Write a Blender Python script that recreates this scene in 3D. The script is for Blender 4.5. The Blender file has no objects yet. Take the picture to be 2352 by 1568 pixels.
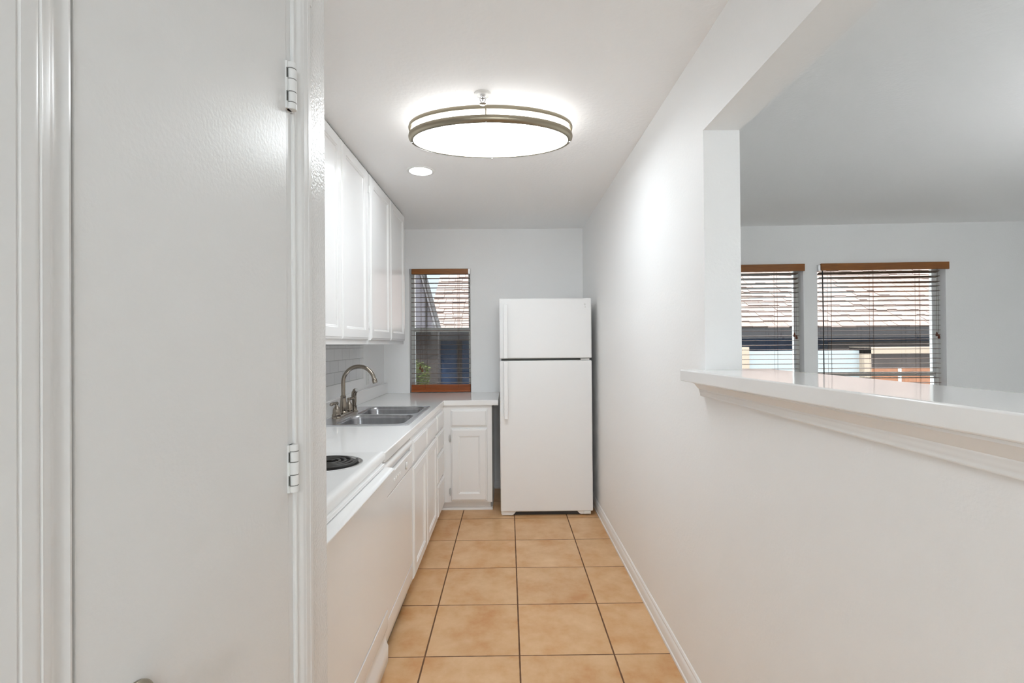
import bpy, bmesh, math, random
from mathutils import Vector, Matrix
random.seed(7)
PI = math.pi
scene = bpy.context.scene
COL = scene.collection

# ------------------------------------------------------------------ materials
def lin(c):
    c = c / 255.0
    return c / 12.92 if c <= 0.04045 else ((c + 0.055) / 1.055) ** 2.4
def rgb(r, g, b): return (lin(r), lin(g), lin(b), 1.0)

def mat(name, col, rough=0.5, metal=0.0, bump=None, spec=0.5, vary=None, coat=0.0):
    m = bpy.data.materials.new(name); m.use_nodes = True
    nt = m.node_tree; b = nt.nodes['Principled BSDF']
    b.inputs['Base Color'].default_value = col
    b.inputs['Roughness'].default_value = rough
    b.inputs['Metallic'].default_value = metal
    b.inputs['Specular IOR Level'].default_value = spec
    b.inputs['Coat Weight'].default_value = coat
    tc = nt.nodes.new('ShaderNodeTexCoord')
    if vary:
        sc, amt = vary[0], vary[1]
        mp = nt.nodes.new('ShaderNodeMapping')
        mp.inputs['Scale'].default_value = vary[2] if len(vary) > 2 else (1, 1, 1)
        n = nt.nodes.new('ShaderNodeTexNoise'); n.inputs['Scale'].default_value = sc
        n.inputs['Detail'].default_value = 5
        r = nt.nodes.new('ShaderNodeValToRGB')
        r.color_ramp.elements[0].position = 0.3; r.color_ramp.elements[1].position = 0.7
        r.color_ramp.elements[0].color = tuple(x * (1 - amt) for x in col[:3]) + (1,)
        r.color_ramp.elements[1].color = tuple(min(1, x * (1 + amt)) for x in col[:3]) + (1,)
        nt.links.new(tc.outputs['Object'], mp.inputs['Vector'])
        nt.links.new(mp.outputs['Vector'], n.inputs['Vector'])
        nt.links.new(n.outputs['Fac'], r.inputs['Fac'])
        nt.links.new(r.outputs['Color'], b.inputs['Base Color'])
    if bump:
        n = nt.nodes.new('ShaderNodeTexNoise'); n.inputs['Scale'].default_value = bump[0]
        n.inputs['Detail'].default_value = bump[2] if len(bump) > 2 else 3
        bp = nt.nodes.new('ShaderNodeBump'); bp.inputs['Strength'].default_value = bump[1]
        bp.inputs['Distance'].default_value = 0.004
        nt.links.new(tc.outputs['Object'], n.inputs['Vector'])
        nt.links.new(n.outputs['Fac'], bp.inputs['Height'])
        nt.links.new(bp.outputs['Normal'], b.inputs['Normal'])
    return m

M = {}
WHITE = (0.80, 0.80, 0.785, 1)
M['wall'] = mat('wall_paint', (0.895, 0.898, 0.898, 1), 0.5, bump=(85, 0.16))
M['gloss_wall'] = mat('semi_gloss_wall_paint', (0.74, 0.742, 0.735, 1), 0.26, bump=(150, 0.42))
M['ceiling'] = mat('ceiling_paint', (0.915, 0.918, 0.918, 1), 0.6, bump=(55, 0.35, 4))
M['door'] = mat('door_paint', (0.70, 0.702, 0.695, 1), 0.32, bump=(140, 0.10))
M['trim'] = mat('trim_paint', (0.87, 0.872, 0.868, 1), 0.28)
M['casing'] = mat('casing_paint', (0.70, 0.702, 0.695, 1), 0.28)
M['cabinet'] = mat('cabinet_paint', (0.86, 0.863, 0.863, 1), 0.2, bump=(60, 0.02))
M['counter'] = mat('white_counter', (0.90, 0.90, 0.895, 1), 0.08)
M['appliance'] = mat('appliance_enamel', (0.87, 0.872, 0.868, 1), 0.16)
M['fridge'] = mat('fridge_pebbled_enamel', (0.86, 0.863, 0.863, 1), 0.34, bump=(420, 0.05))
M['plastic'] = mat('white_plastic', (0.80, 0.80, 0.78, 1), 0.35)
M['grey_plastic'] = mat('pale_grey_plastic', (0.55, 0.55, 0.54, 1), 0.4)
M['emblem'] = mat('pale_emblem', (0.72, 0.72, 0.71, 1), 0.3)
M['gap'] = mat('dark_rubber', (0.05, 0.05, 0.05, 1), 0.7)
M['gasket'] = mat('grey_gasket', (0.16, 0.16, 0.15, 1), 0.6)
M['steel'] = mat('brushed_steel', (0.40, 0.40, 0.415, 1), 0.25, 1.0, vary=(30, 0.16, (1, 1, 0.06)))
M['steel_rim'] = mat('sink_rim_steel_lit', (0.68, 0.69, 0.72, 1), 0.3, 1.0)  # same sink steel, paled to paint in the ceiling it reflects
M['nickel'] = mat('antique_nickel', (0.32, 0.28, 0.235, 1), 0.24, 1.0)
M['ring'] = mat('brushed_nickel', (0.33, 0.29, 0.22, 1), 0.33, 1.0)
M['chrome'] = mat('chrome', (0.75, 0.75, 0.76, 1), 0.12, 1.0)
M['coil'] = mat('burner_coil', (0.055, 0.053, 0.05, 1), 0.45, 0.3)
M['pan'] = mat('drip_pan_steel', (0.70, 0.70, 0.70, 1), 0.18, 1.0)
M['wood'] = mat('stained_blind_wood', rgb(142, 86, 32), 0.38, vary=(14, 0.28, (0.6, 4, 22)))
M['wood_red'] = mat('stained_bottom_rail_wood', rgb(165, 86, 36), 0.34, vary=(10, 0.35, (0.5, 4, 26)))
M['slat'] = mat('dark_stained_slat', rgb(96, 66, 46), 0.42)
M['slat_grey'] = mat('brown_stained_slat', rgb(112, 90, 72), 0.2)
M['cord'] = mat('blind_cord', rgb(70, 52, 42), 0.8)
M['wand'] = mat('dark_wand', rgb(32, 28, 26), 0.4)
M['tassel'] = mat('wood_tassel', rgb(96, 44, 14), 0.4)
M['vinyl'] = mat('window_vinyl', (0.72, 0.73, 0.71, 1), 0.4)
M['carpet'] = mat('pale_carpet', (0.62, 0.60, 0.57, 1), 0.95, bump=(300, 0.4))

def emission(name, col, s):
    m = bpy.data.materials.new(name); m.use_nodes = True
    nt = m.node_tree; nt.nodes.remove(nt.nodes['Principled BSDF'])
    e = nt.nodes.new('ShaderNodeEmission'); e.inputs['Color'].default_value = col
    e.inputs['Strength'].default_value = s
    nt.links.new(e.outputs[0], nt.nodes['Material Output'].inputs['Surface'])
    return m
LAMP = 4.8
M['diffuser'] = emission('lit_diffuser', (0.90, 0.96, 1.0, 1), LAMP)
M['diffuser_side'] = emission('lit_diffuser_side', (0.97, 0.98, 0.98, 1), 3.0)
M['led'] = emission('lit_led_lens', (0.90, 0.96, 1.0, 1), 11.0)
M['room_lamp'] = emission('lit_room_lamp', (1.0, 0.955, 0.90, 1), 5.0)
M['globe'] = emission('fill_globe_glow', (0.90, 0.965, 1.0, 1), 15.0)
M['bowl_fill'] = emission('living_fill_glow', (0.97, 0.985, 1.0, 1), 14.0)

def glass(name):
    m = bpy.data.materials.new(name); m.use_nodes = True
    nt = m.node_tree; nt.nodes.remove(nt.nodes['Principled BSDF'])
    t = nt.nodes.new('ShaderNodeBsdfTransparent'); t.inputs['Color'].default_value = (0.93, 0.95, 0.95, 1)
    g = nt.nodes.new('ShaderNodeBsdfGlossy'); g.inputs['Roughness'].default_value = 0.0
    f = nt.nodes.new('ShaderNodeFresnel'); f.inputs['IOR'].default_value = 1.45
    mx = nt.nodes.new('ShaderNodeMixShader')
    nt.links.new(f.outputs[0], mx.inputs[0]); nt.links.new(t.outputs[0], mx.inputs[1]); nt.links.new(g.outputs[0], mx.inputs[2])
    nt.links.new(mx.outputs[0], nt.nodes['Material Output'].inputs['Surface'])
    return m
M['glass'] = glass('clear_glass')
def screen_mat():
    m = bpy.data.materials.new('insect_screen_mesh'); m.use_nodes = True
    nt = m.node_tree; b = nt.nodes['Principled BSDF']
    b.inputs['Base Color'].default_value = (0.03, 0.03, 0.032, 1); b.inputs['Roughness'].default_value = 0.8
    t = nt.nodes.new('ShaderNodeBsdfTransparent')
    mx = nt.nodes.new('ShaderNodeMixShader'); mx.inputs[0].default_value = 0.36
    nt.links.new(t.outputs[0], mx.inputs[1]); nt.links.new(b.outputs[0], mx.inputs[2])
    nt.links.new(mx.outputs[0], nt.nodes['Material Output'].inputs['Surface'])
    return m
M['screen'] = screen_mat()

def floor_mat():
    m = bpy.data.materials.new('terracotta_floor_tile'); m.use_nodes = True
    nt = m.node_tree; N = nt.nodes; L = nt.links; b = N['Principled BSDF']
    tc = N.new('ShaderNodeTexCoord'); sep = N.new('ShaderNodeSeparateXYZ')
    L.new(tc.outputs['Object'], sep.inputs[0])
    P = 0.4055
    def mth(op, a, bb=None):
        n = N.new('ShaderNodeMath'); n.operation = op
        for i, v in enumerate((a, bb)):
            if v is None: continue
            if isinstance(v, (int, float)): n.inputs[i].default_value = v
            else: L.new(v, n.inputs[i])
        return n.outputs[0]
    def axis(out, off):
        u = mth('DIVIDE', mth('SUBTRACT', out, off), P)
        fl = mth('FLOOR', u); fr = mth('SUBTRACT', u, fl)
        d = mth('SUBTRACT', 0.5, mth('ABSOLUTE', mth('SUBTRACT', fr, 0.5)))   # 0 at the joint
        return fl, d
    fx, dx = axis(sep.outputs[0], 0.039); fy, dy = axis(sep.outputs[1], 2.068)
    n2 = N.new('ShaderNodeTexNoise'); n2.inputs['Scale'].default_value = 22; n2.inputs['Detail'].default_value = 3
    L.new(tc.outputs['Object'], n2.inputs['Vector'])
    wob = mth('MULTIPLY', mth('SUBTRACT', n2.outputs['Fac'], 0.5), 0.006)
    dmin = mth('ADD', mth('MINIMUM', mth('ADD', dx, -0.001), mth('ADD', dy, 0.0012)), wob)
    rampg = N.new('ShaderNodeMapRange'); rampg.inputs['From Min'].default_value = 0.0058
    rampg.inputs['From Max'].default_value = 0.0095; L.new(dmin, rampg.inputs['Value'])   # 0 joint .. 1 tile
    cmb = N.new('ShaderNodeCombineXYZ'); L.new(fx, cmb.inputs[0]); L.new(fy, cmb.inputs[1])
    wn = N.new('ShaderNodeTexWhiteNoise'); wn.noise_dimensions = '2D'; L.new(cmb.outputs[0], wn.inputs['Vector'])
    n1 = N.new('ShaderNodeTexNoise'); n1.inputs['Scale'].default_value = 6.5; n1.inputs['Detail'].default_value = 8
    n1.inputs['Roughness'].default_value = 0.62
    off = N.new('ShaderNodeVectorMath'); off.operation = 'ADD'
    sc = N.new('ShaderNodeVectorMath'); sc.operation = 'SCALE'; sc.inputs['Scale'].default_value = 7.0
    L.new(wn.outputs['Color'], sc.inputs[0]); L.new(tc.outputs['Object'], off.inputs[0]); L.new(sc.outputs[0], off.inputs[1])
    L.new(off.outputs[0], n1.inputs['Vector'])
    cr = N.new('ShaderNodeValToRGB'); e = cr.color_ramp.elements
    e[0].position = 0.30; e[0].color = rgb(202, 146, 92)
    e[1].position = 0.72; e[1].color = rgb(228, 190, 148)
    x = e.new(0.5); x.color = rgb(215, 172, 125)
    L.new(n1.outputs['Fac'], cr.inputs['Fac'])
    tint = N.new('ShaderNodeMix'); tint.data_type = 'RGBA'; tint.blend_type = 'MULTIPLY'; tint.inputs[0].default_value = 0.18
    bw = N.new('ShaderNodeMapRange'); bw.inputs['To Min'].default_value = 0.6; L.new(wn.outputs['Value'], bw.inputs['Value'])
    L.new(cr.outputs['Color'], tint.inputs[6]); L.new(bw.outputs[0], tint.inputs[7])
    mx = N.new('ShaderNodeMix'); mx.data_type = 'RGBA'
    mx.inputs[6].default_value = rgb(104, 70, 44)
    L.new(rampg.outputs[0], mx.inputs[0]); L.new(tint.outputs[2], mx.inputs[7])
    L.new(mx.outputs[2], b.inputs['Base Color'])
    rr = N.new('ShaderNodeMapRange'); rr.inputs['To Min'].default_value = 0.8; rr.inputs['To Max'].default_value = 0.34
    L.new(rampg.outputs[0], rr.inputs['Value']); L.new(rr.outputs[0], b.inputs['Roughness'])
    h = mth('ADD', rampg.outputs[0], mth('MULTIPLY', n1.outputs['Fac'], 0.12))
    bp = N.new('ShaderNodeBump'); bp.inputs['Strength'].default_value = 0.35; bp.inputs['Distance'].default_value = 0.003
    L.new(h, bp.inputs['Height']); L.new(bp.outputs[0], b.inputs['Normal'])
    return m
M['floor'] = floor_mat()

def subway_mat():
    # 3 x 6 inch running bond; object coordinates are (X, Y along the wall, Z up)
    m = bpy.data.materials.new('white_subway_tile'); m.use_nodes = True
    nt = m.node_tree; N = nt.nodes; L = nt.links; b = N['Principled BSDF']
    tc = N.new('ShaderNodeTexCoord'); sep = N.new('ShaderNodeSeparateXYZ'); L.new(tc.outputs['Object'], sep.inputs[0])
    cmb = N.new('ShaderNodeCombineXYZ'); 
    for k, off in ((1, -3.087 + 0.152 * 40), (2, -1.0765 + 0.0783 * 40)):
        ad = N.new('ShaderNodeMath'); ad.operation = 'ADD'; ad.inputs[1].default_value = off
        L.new(sep.outputs[k], ad.inputs[0]); L.new(ad.outputs[0], cmb.inputs[k - 1])
    br = N.new('ShaderNodeTexBrick'); br.offset = 0.5; br.squash = 1.0
    br.inputs['Scale'].default_value = 1.0; br.inputs['Brick Width'].default_value = 0.152; br.inputs['Row Height'].default_value = 0.0783
    br.inputs['Mortar Size'].default_value = 0.0022; br.inputs['Mortar Smooth'].default_value = 0.3
    br.inputs['Color1'].default_value = (0.84, 0.84, 0.83, 1); br.inputs['Color2'].default_value = (0.80, 0.80, 0.79, 1)
    br.inputs['Mortar'].default_value = (0.55, 0.55, 0.54, 1)
    L.new(cmb.outputs[0], br.inputs['Vector']); L.new(br.outputs['Color'], b.inputs['Base Color'])
    b.inputs['Roughness'].default_value = 0.08
    inv = N.new('ShaderNodeMath'); inv.operation = 'SUBTRACT'; inv.inputs[0].default_value = 1.0; L.new(br.outputs['Fac'], inv.inputs[1])
    bp = N.new('ShaderNodeBump'); bp.inputs['Strength'].default_value = 0.6; bp.inputs['Distance'].default_value = 0.004
    L.new(inv.outputs[0], bp.inputs['Height']); L.new(bp.outputs[0], b.inputs['Normal'])
    return m
M['subway'] = subway_mat()

# exterior
M['shingle'] = mat('sunlit_shake_shingle', rgb(106, 90, 83), 0.85, vary=(3.2, 0.16, (1, 1.5, 1)))
M['fascia'] = mat('weathered_fascia', rgb(28, 25, 27), 0.8)
M['slate_wall'] = mat('slate_blue_siding', rgb(46, 68, 102), 0.8, vary=(1.6, 0.25))
M['brown_wall'] = mat('brown_stained_siding', rgb(69, 61, 58), 0.8, vary=(2.5, 0.2))
M['cream'] = mat('cream_stucco', rgb(140, 126, 111), 0.85)
M['pale_stucco'] = mat('pale_blue_stucco', rgb(130, 137, 139), 0.9, bump=(30, 0.2))
M['terracotta'] = mat('terracotta_brick', rgb(122, 80, 55), 0.85, vary=(6, 0.2))
M['gable'] = mat('grey_gable_stucco', rgb(78, 75, 80), 0.9)
M['rake'] = mat('grey_rake_board', rgb(30, 26, 26), 0.8)
M['rake_light'] = mat('pale_rake_board', rgb(98, 95, 98), 0.8)
M['leaf'] = mat('yellow_green_leaf', rgb(98, 109, 48), 0.7, vary=(9, 0.4))
M['ground'] = mat('garden_ground', rgb(180, 174, 164), 0.9, vary=(1.2, 0.3))
M['bark'] = mat('bark', rgb(66, 51, 41), 0.9)

# ------------------------------------------------------------------ builders
class Frame:
    def __init__(self, o=(0, 0, 0), rz=0.0):
        self.o = Vector(o); self.rz = rz; self.m = Matrix.Rotation(rz, 3, 'Z')
W0 = Frame()

class MB:
    def __init__(self): self.bm = bmesh.new()
    def face(self, vs):
        try: return self.bm.faces.new(vs)
        except ValueError: return None
    def box(self, x0, x1, y0, y1, z0, z1, m=None):
        vs = [Vector((x, y, z)) for x in (x0, x1) for y in (y0, y1) for z in (z0, z1)]
        if m: vs = [m @ v for v in vs]
        v = [self.bm.verts.new(p) for p in vs]
        for f in ((0, 1, 3, 2), (4, 6, 7, 5), (0, 4, 5, 1), (2, 3, 7, 6), (0, 2, 6, 4), (1, 5, 7, 3)):
            self.face([v[i] for i in f])
        return self
    def loops(self, loops, cap0=True, cap1=True, closed=True):
        """skin a list of point loops"""
        L = [[self.bm.verts.new(p) for p in lp] for lp in loops]
        n = len(L[0])
        for a, b in zip(L, L[1:]):
            for i in range(n if closed else n - 1):
                j = (i + 1) % n
                self.face([a[i], a[j], b[j], b[i]])
        if cap0: self.face(L[0][::-1])
        if cap1: self.face(L[-1])
        return L
    def prism(self, poly, axis, a, b):
        """extrude a 2-D polygon along an axis; poly in the two remaining axes in order"""
        def P(p, t):
            if axis == 'x': return Vector((t, p[0], p[1]))
            if axis == 'y': return Vector((p[0], t, p[1]))
            return Vector((p[0], p[1], t))
        self.loops([[P(p, a) for p in poly], [P(p, b) for p in poly]])
        return self
    def lathe(self, prof, c, axis='z', n=32, sx=1.0, sy=1.0, m=None):
        """prof: list of (radius, height); capped at both ends"""
        lps = []
        for r, h in prof:
            lp = []
            for i in range(n):
                a = 2 * PI * i / n
                u, v = r * math.cos(a) * sx, r * math.sin(a) * sy
                if axis == 'z': p = Vector((u, v, h))
                elif axis == 'x': p = Vector((h, u, v))
                else: p = Vector((u, h, v))
                if m: p = m @ p
                lp.append(p + Vector(c))
            lps.append(lp)
        self.loops(lps); return self
    def tube(self, pts, r, n=12, caps=True):
        pts = [Vector(p) for p in pts]
        R = r if isinstance(r, (list, tuple)) else [r] * len(pts)
        t0 = (pts[1] - pts[0]).normalized()
        up = Vector((0, 0, 1)) if abs(t0.z) < 0.9 else Vector((1, 0, 0))
        u = t0.cross(up).normalized(); lps = []
        for i, p in enumerate(pts):
            if i == 0: t = pts[1] - pts[0]
            elif i == len(pts) - 1: t = pts[-1] - pts[-2]
            else: t = (pts[i + 1] - pts[i]).normalized() + (pts[i] - pts[i - 1]).normalized()
            t.normalize(); u = (u - t * u.dot(t)).normalized(); w = t.cross(u)
            lps.append([p + (u * math.cos(2 * PI * k / n) + w * math.sin(2 * PI * k / n)) * R[i] for k in range(n)])
        self.loops(lps, caps, caps); return self
    def ball(self, c, r, n=16, s=(1, 1, 1)):
        pr = []
        lps = []
        k = n // 2
        for j in range(k + 1):
            a = -PI / 2 + PI * j / k
            rr = max(1e-4, math.cos(a)) * r; z = math.sin(a) * r
            lps.append([Vector(c) + Vector((rr * math.cos(2 * PI * i / n) * s[0], rr * math.sin(2 * PI * i / n) * s[1], z * s[2])) for i in range(n)])
        self.loops(lps); return self
    def panel(self, face, base, u0, u1, v0, v1, steps):
        """a shaped front: face '+x' (u = y) or '-y' (u = x); steps = (inset, height) from the rim inwards"""
        def P(u, v, h):
            return Vector((base + h, u, v)) if face == '+x' else Vector((u, base - h, v))
        lps = [[P(u0, v0, 0), P(u1, v0, 0), P(u1, v1, 0), P(u0, v1, 0)]]
        for i, h in steps:
            lps.append([P(u0 + i, v0 + i, h), P(u1 - i, v0 + i, h), P(u1 - i, v1 - i, h), P(u0 + i, v1 - i, h)])
        self.loops(lps); return self
    def grid_slab(self, xs, ys, keep, z0, z1):
        """a slab made of grid cells: one closed shell with holes where keep(i, j) is False"""
        T = {}; B = {}
        def vt(d, i, j, z):
            if (i, j) not in d: d[(i, j)] = self.bm.verts.new((xs[i], ys[j], z))
            return d[(i, j)]
        K = lambda i, j: 0 <= i < len(xs) - 1 and 0 <= j < len(ys) - 1 and keep(i, j)
        for i in range(len(xs) - 1):
            for j in range(len(ys) - 1):
                if not K(i, j): continue
                c = [(i, j), (i + 1, j), (i + 1, j + 1), (i, j + 1)]
                self.face([vt(T, a, b, z1) for a, b in c]); self.face([vt(B, a, b, z0) for a, b in c[::-1]])
                for (di, dj), (p, q) in (((0, -1), (0, 1)), ((1, 0), (1, 2)), ((0, 1), (2, 3)), ((-1, 0), (3, 0))):
                    if not K(i + di, j + dj):
                        a, b = c[p], c[q]
                        self.face([vt(B, *a, z0), vt(B, *b, z0), vt(T, *b, z1), vt(T, *a, z1)])
        return self
    def build(self, name, m, parent=None, frame=W0, bevel=0, seg=2, smooth=35, recalc=True):
        if recalc: bmesh.ops.recalc_face_normals(self.bm, faces=self.bm.faces[:])
        off = Vector(parent['_o']) if parent is not None else Vector((0, 0, 0))
        if parent is not None: bmesh.ops.translate(self.bm, verts=self.bm.verts[:], vec=-off)
        me = bpy.data.meshes.new(name); self.bm.to_mesh(me); self.bm.free()
        me.materials.append(m)
        o = bpy.data.objects.new(name, me); COL.objects.link(o)
        o['_o'] = tuple(off)
        if parent is not None: o.parent = parent
        else: o.location = frame.o; o.rotation_euler = (0, 0, frame.rz)
        if smooth:
            me.polygons.foreach_set('use_smooth', [True] * len(me.polygons))
            me.set_sharp_from_angle(angle=math.radians(smooth))
        if bevel:
            b = o.modifiers.new('bevel', 'BEVEL'); b.width = bevel; b.segments = seg
            b.limit_method = 'ANGLE'; b.angle_limit = math.radians(40); b.harden_normals = False
        return o

def thing(name, label, cat, loc=(0, 0, 0), group=None, frame=W0):
    o = bpy.data.objects.new(name, None); COL.objects.link(o)
    o.empty_display_size = 0.1
    o['_o'] = tuple(loc)
    o.location = frame.o + frame.m @ Vector(loc); o.rotation_euler = (0, 0, frame.rz)
    o['label'] = label; o['category'] = cat
    if group: o['group'] = group
    return o
def tag(o, label, cat, group=None, kind=None):
    o['label'] = label; o['category'] = cat
    if group: o['group'] = group
    if kind: o['kind'] = kind
    return o
def struct(o, label=None, cat=None):
    o['kind'] = 'structure'
    if label: o['label'] = label
    if cat: o['category'] = cat
    return o

# ------------------------------------------------------------------ key dimensions (metres)
H = 1.333                      # camera height
CZ = 2.404                     # ceiling
YB = 4.47                      # kitchen back wall
XR = 0.70; XR2 = 0.83          # wall between kitchen and living room
XL = -1.15                     # kitchen left wall
XC = -0.42                     # closet wall face
LR = Frame((XR2, 4.507, 0), -math.atan(0.0548))   # living room window wall
LRL = 3.84                     # its length

# ------------------------------------------------------------------ shell
struct(MB().box(-2.4, XR + 0.06, -0.5, 4.75, -0.25, 0).build('floor', M['floor'], smooth=0),
       'terracotta coloured square floor tiles with dark joints', 'floor')
struct(MB().box(XR + 0.06, 5.4, -0.5, 4.75, -0.25, 0).box(-2.4, 5.4, -3.4, -0.5, -0.25, 0).build('floor_living', M['carpet'], smooth=0),
       'pale neutral carpet of living and dining side', 'floor')
struct(MB().box(-2.4, 5.4, -3.4, 4.75, CZ, CZ + 0.25).build('ceiling', M['ceiling'], smooth=0),
       'white lightly textured ceiling over kitchen and living room', 'ceiling')
# kitchen back wall with the narrow window
KX0, KX1, KZ0, KZ1 = -0.912, -0.346, 0.888, 2.037
mb = MB()
mb.box(XL - 0.12, KX0, YB, YB + 0.18, 0, CZ).box(KX1, XR2, YB, YB + 0.18, 0, CZ)
mb.box(KX0, KX1, YB, YB + 0.18, KZ1, CZ).box(KX0, KX1, YB, YB + 0.18, 0, KZ0)
struct(mb.build('wall_back', M['wall'], smooth=0), 'white back wall of the kitchen behind the fridge', 'wall')
struct(MB().box(XL - 0.12, XL, 1.0, YB, 0, CZ).build('wall_left', M['wall'], smooth=0), 'white kitchen wall behind sink and upper cabinets', 'wall')
# right wall with the pass-through
BZ0, HZ, JY, OY = 1.195, 2.088, 1.704, -0.1
mb = MB().box(XR, XR2, JY, YB, 0, CZ).box(XR, XR2, OY, JY, 0, BZ0).box(XR, XR2, OY, JY, HZ, CZ).box(XR, XR2, OY - 0.15, OY, 0, CZ)
struct(mb.build('wall_right', M['wall'], smooth=0), 'white wall with wide pass-through opening on the right', 'wall')
# closet wall and its return
DY0, DY1, DZ = 0.458, 0.9155, 2.04
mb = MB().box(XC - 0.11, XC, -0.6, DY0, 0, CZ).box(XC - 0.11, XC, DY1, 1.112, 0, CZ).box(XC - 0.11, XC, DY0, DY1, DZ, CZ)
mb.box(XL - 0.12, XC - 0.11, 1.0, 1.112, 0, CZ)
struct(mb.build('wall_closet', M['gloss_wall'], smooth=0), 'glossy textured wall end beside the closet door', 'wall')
mb = MB().box(-2.3, XC - 0.11, -0.7, -0.6, 0, CZ).box(-2.4, -2.3, -3.4, 1.0, 0, CZ)
struct(mb.build('wall_dining', M['wall'], smooth=0), 'white wall of the dining side behind the camera', 'wall')
mb = MB().box(-2.4, 5.4, -3.4, -3.2, 0, CZ)
struct(mb.build('wall_rear', M['wall'], smooth=0), 'white rear wall of the dining side behind the camera', 'wall')
# living room window wall (local x along the wall, local y outwards)
W2 = (0.76, 1.893); W3 = (2.016, 3.150); WZ0, WZ1 = 0.82, 2.035
mb = MB()
for a, b in ((-0.05, W2[0]), (W2[1], W3[0]), (W3[1], LRL + 0.2)): mb.box(a, b, 0, 0.17, 0, CZ)
for a, b in (W2, W3): mb.box(a, b, 0, 0.17, 0, WZ0).box(a, b, 0, 0.17, WZ1, CZ)
struct(mb.build('wall_living', M['wall'], frame=LR, smooth=0), 'shaded living room wall with two blind covered windows', 'wall')
mb = MB().box(4.665, 4.85, 2.75, 4.4, 0, CZ).box(4.665, 4.85, -3.2, 2.75, 0, CZ)
struct(mb.build('wall_living_right', M['wall'], smooth=0), 'living room side wall at the right edge', 'wall')

# tile field on the left wall, its bullnose and the window sill
struct(MB().box(XL, XL + 0.011, 1.12, 3.80, 1.074, 1.333).build('trim_1', M['subway'], smooth=0),
       'white subway tile splashback with grey joints', 'tiles')
# baseboards
def base_prof(x, s):   # profile in (x, z), s = direction out of the wall
    return [(x, 0), (x + s * 0.016, 0), (x + s * 0.016, 0.012), (x + s * 0.012, 0.016), (x + s * 0.012, 0.052), (x + s * 0.010, 0.060),
            (x + s * 0.0065, 0.068), (x + s * 0.0065, 0.076), (x + s * 0.003, 0.084), (x, 0.086)]
struct(MB().prism(base_prof(XR, -1), 'y', -0.25, YB).build('baseboard_right', M['trim'], smooth=20), 'white moulded baseboard along the right wall', 'baseboard')
p = [(y, z) for y, z in base_prof(YB, -1)]
struct(MB().prism(p, 'x', -0.135, XR - 0.016).build('baseboard_back', M['trim'], smooth=20), 'white baseboard behind the fridge', 'baseboard')

# ------------------------------------------------------------------ closet door and casing
CAS = [(0.0, 0.0), (0.0, 0.007), (0.002, 0.0095), (0.005, 0.0105), (0.009, 0.0095), (0.013, 0.0090), (0.018, 0.0090), (0.022, 0.0105), (0.026, 0.0135),
       (0.029, 0.0148), (0.034, 0.0150), (0.0365, 0.0158), (0.0385, 0.0148), (0.0405, 0.0160), (0.044, 0.0162), (0.056, 0.0172), (0.0585, 0.0160), (0.061, 0.0176), (0.074, 0.0176), (0.077, 0.0160), (0.078, 0.0)]
mb = MB()
mb.prism([(XC + h, DY0 - s) for s, h in CAS], 'z', 0, DZ + 0.072)
mb.prism([(XC + h, DY1 + 0.014 + s * 0.84) for s, h in CAS], 'z', 0, DZ + 0.072)
mb.box(XC, XC + 0.015, DY0 - 0.078, DY1 + 0.092, DZ, DZ + 0.074)
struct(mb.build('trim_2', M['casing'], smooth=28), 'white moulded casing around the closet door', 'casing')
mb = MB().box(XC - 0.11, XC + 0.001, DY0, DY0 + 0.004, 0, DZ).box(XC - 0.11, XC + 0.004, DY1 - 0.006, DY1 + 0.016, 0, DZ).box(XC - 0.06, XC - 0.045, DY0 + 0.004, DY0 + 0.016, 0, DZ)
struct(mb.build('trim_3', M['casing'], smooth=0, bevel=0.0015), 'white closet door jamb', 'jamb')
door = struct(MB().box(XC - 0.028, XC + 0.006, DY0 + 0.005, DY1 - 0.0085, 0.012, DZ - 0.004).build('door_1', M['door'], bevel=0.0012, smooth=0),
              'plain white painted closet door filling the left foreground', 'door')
for zc in (0.30, 1.1025, 1.824):
    y0 = DY1 - 0.0015; x0 = XC + 0.0135; r = 0.0088
    mb = MB(); hh = 0.0445
    mb.box(XC + 0.002, XC + 0.0105, DY1 - 0.0125, DY1 + 0.010, zc - hh, zc + hh)
    seg = [(-hh, -hh + 0.012), (-hh + 0.0132, -hh + 0.032), (-hh + 0.0332, -hh + 0.056), (-hh + 0.0572, -hh + 0.076), (-hh + 0.0772, hh)]
    for i, (a, b) in enumerate(seg):
        mb.lathe([(r * 0.93, a), (r, a + 0.0008), (r, b - 0.0008), (r * 0.93, b)], (x0, y0, zc), n=18)
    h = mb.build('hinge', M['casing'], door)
    mb = MB()
    mb.box(XC + 0.0085, XC + 0.0105, DY1 - 0.0127, DY1 - 0.0095, zc - hh + 0.0132, zc - hh + 0.032)
    mb.box(XC + 0.0085, XC + 0.0105, DY1 - 0.0127, DY1 - 0.0095, zc - hh + 0.0572, zc - hh + 0.076)
    for zz in (0.0126, 0.0326, 0.0566, 0.0766):
        mb.lathe([(r * 0.97, -0.0007), (r * 0.97, 0.0007)], (x0, y0, zc - hh + zz), n=16)
    mb.build('hinge_joint', M['gasket'], h)
kb = MB().lathe([(0.033, 0), (0.033, 0.003), (0.030, 0.007), (0.022, 0.011), (0.013, 0.013), (0.011, 0.020), (0.013, 0.027), (0.021, 0.033), (0.0245, 0.042),
                 (0.0245, 0.050), (0.020, 0.058), (0.010, 0.062)], (XC + 0.006, 0.530, 0.932), axis='x', n=40)
kb.build('door_knob', M['ring'], door)

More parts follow.
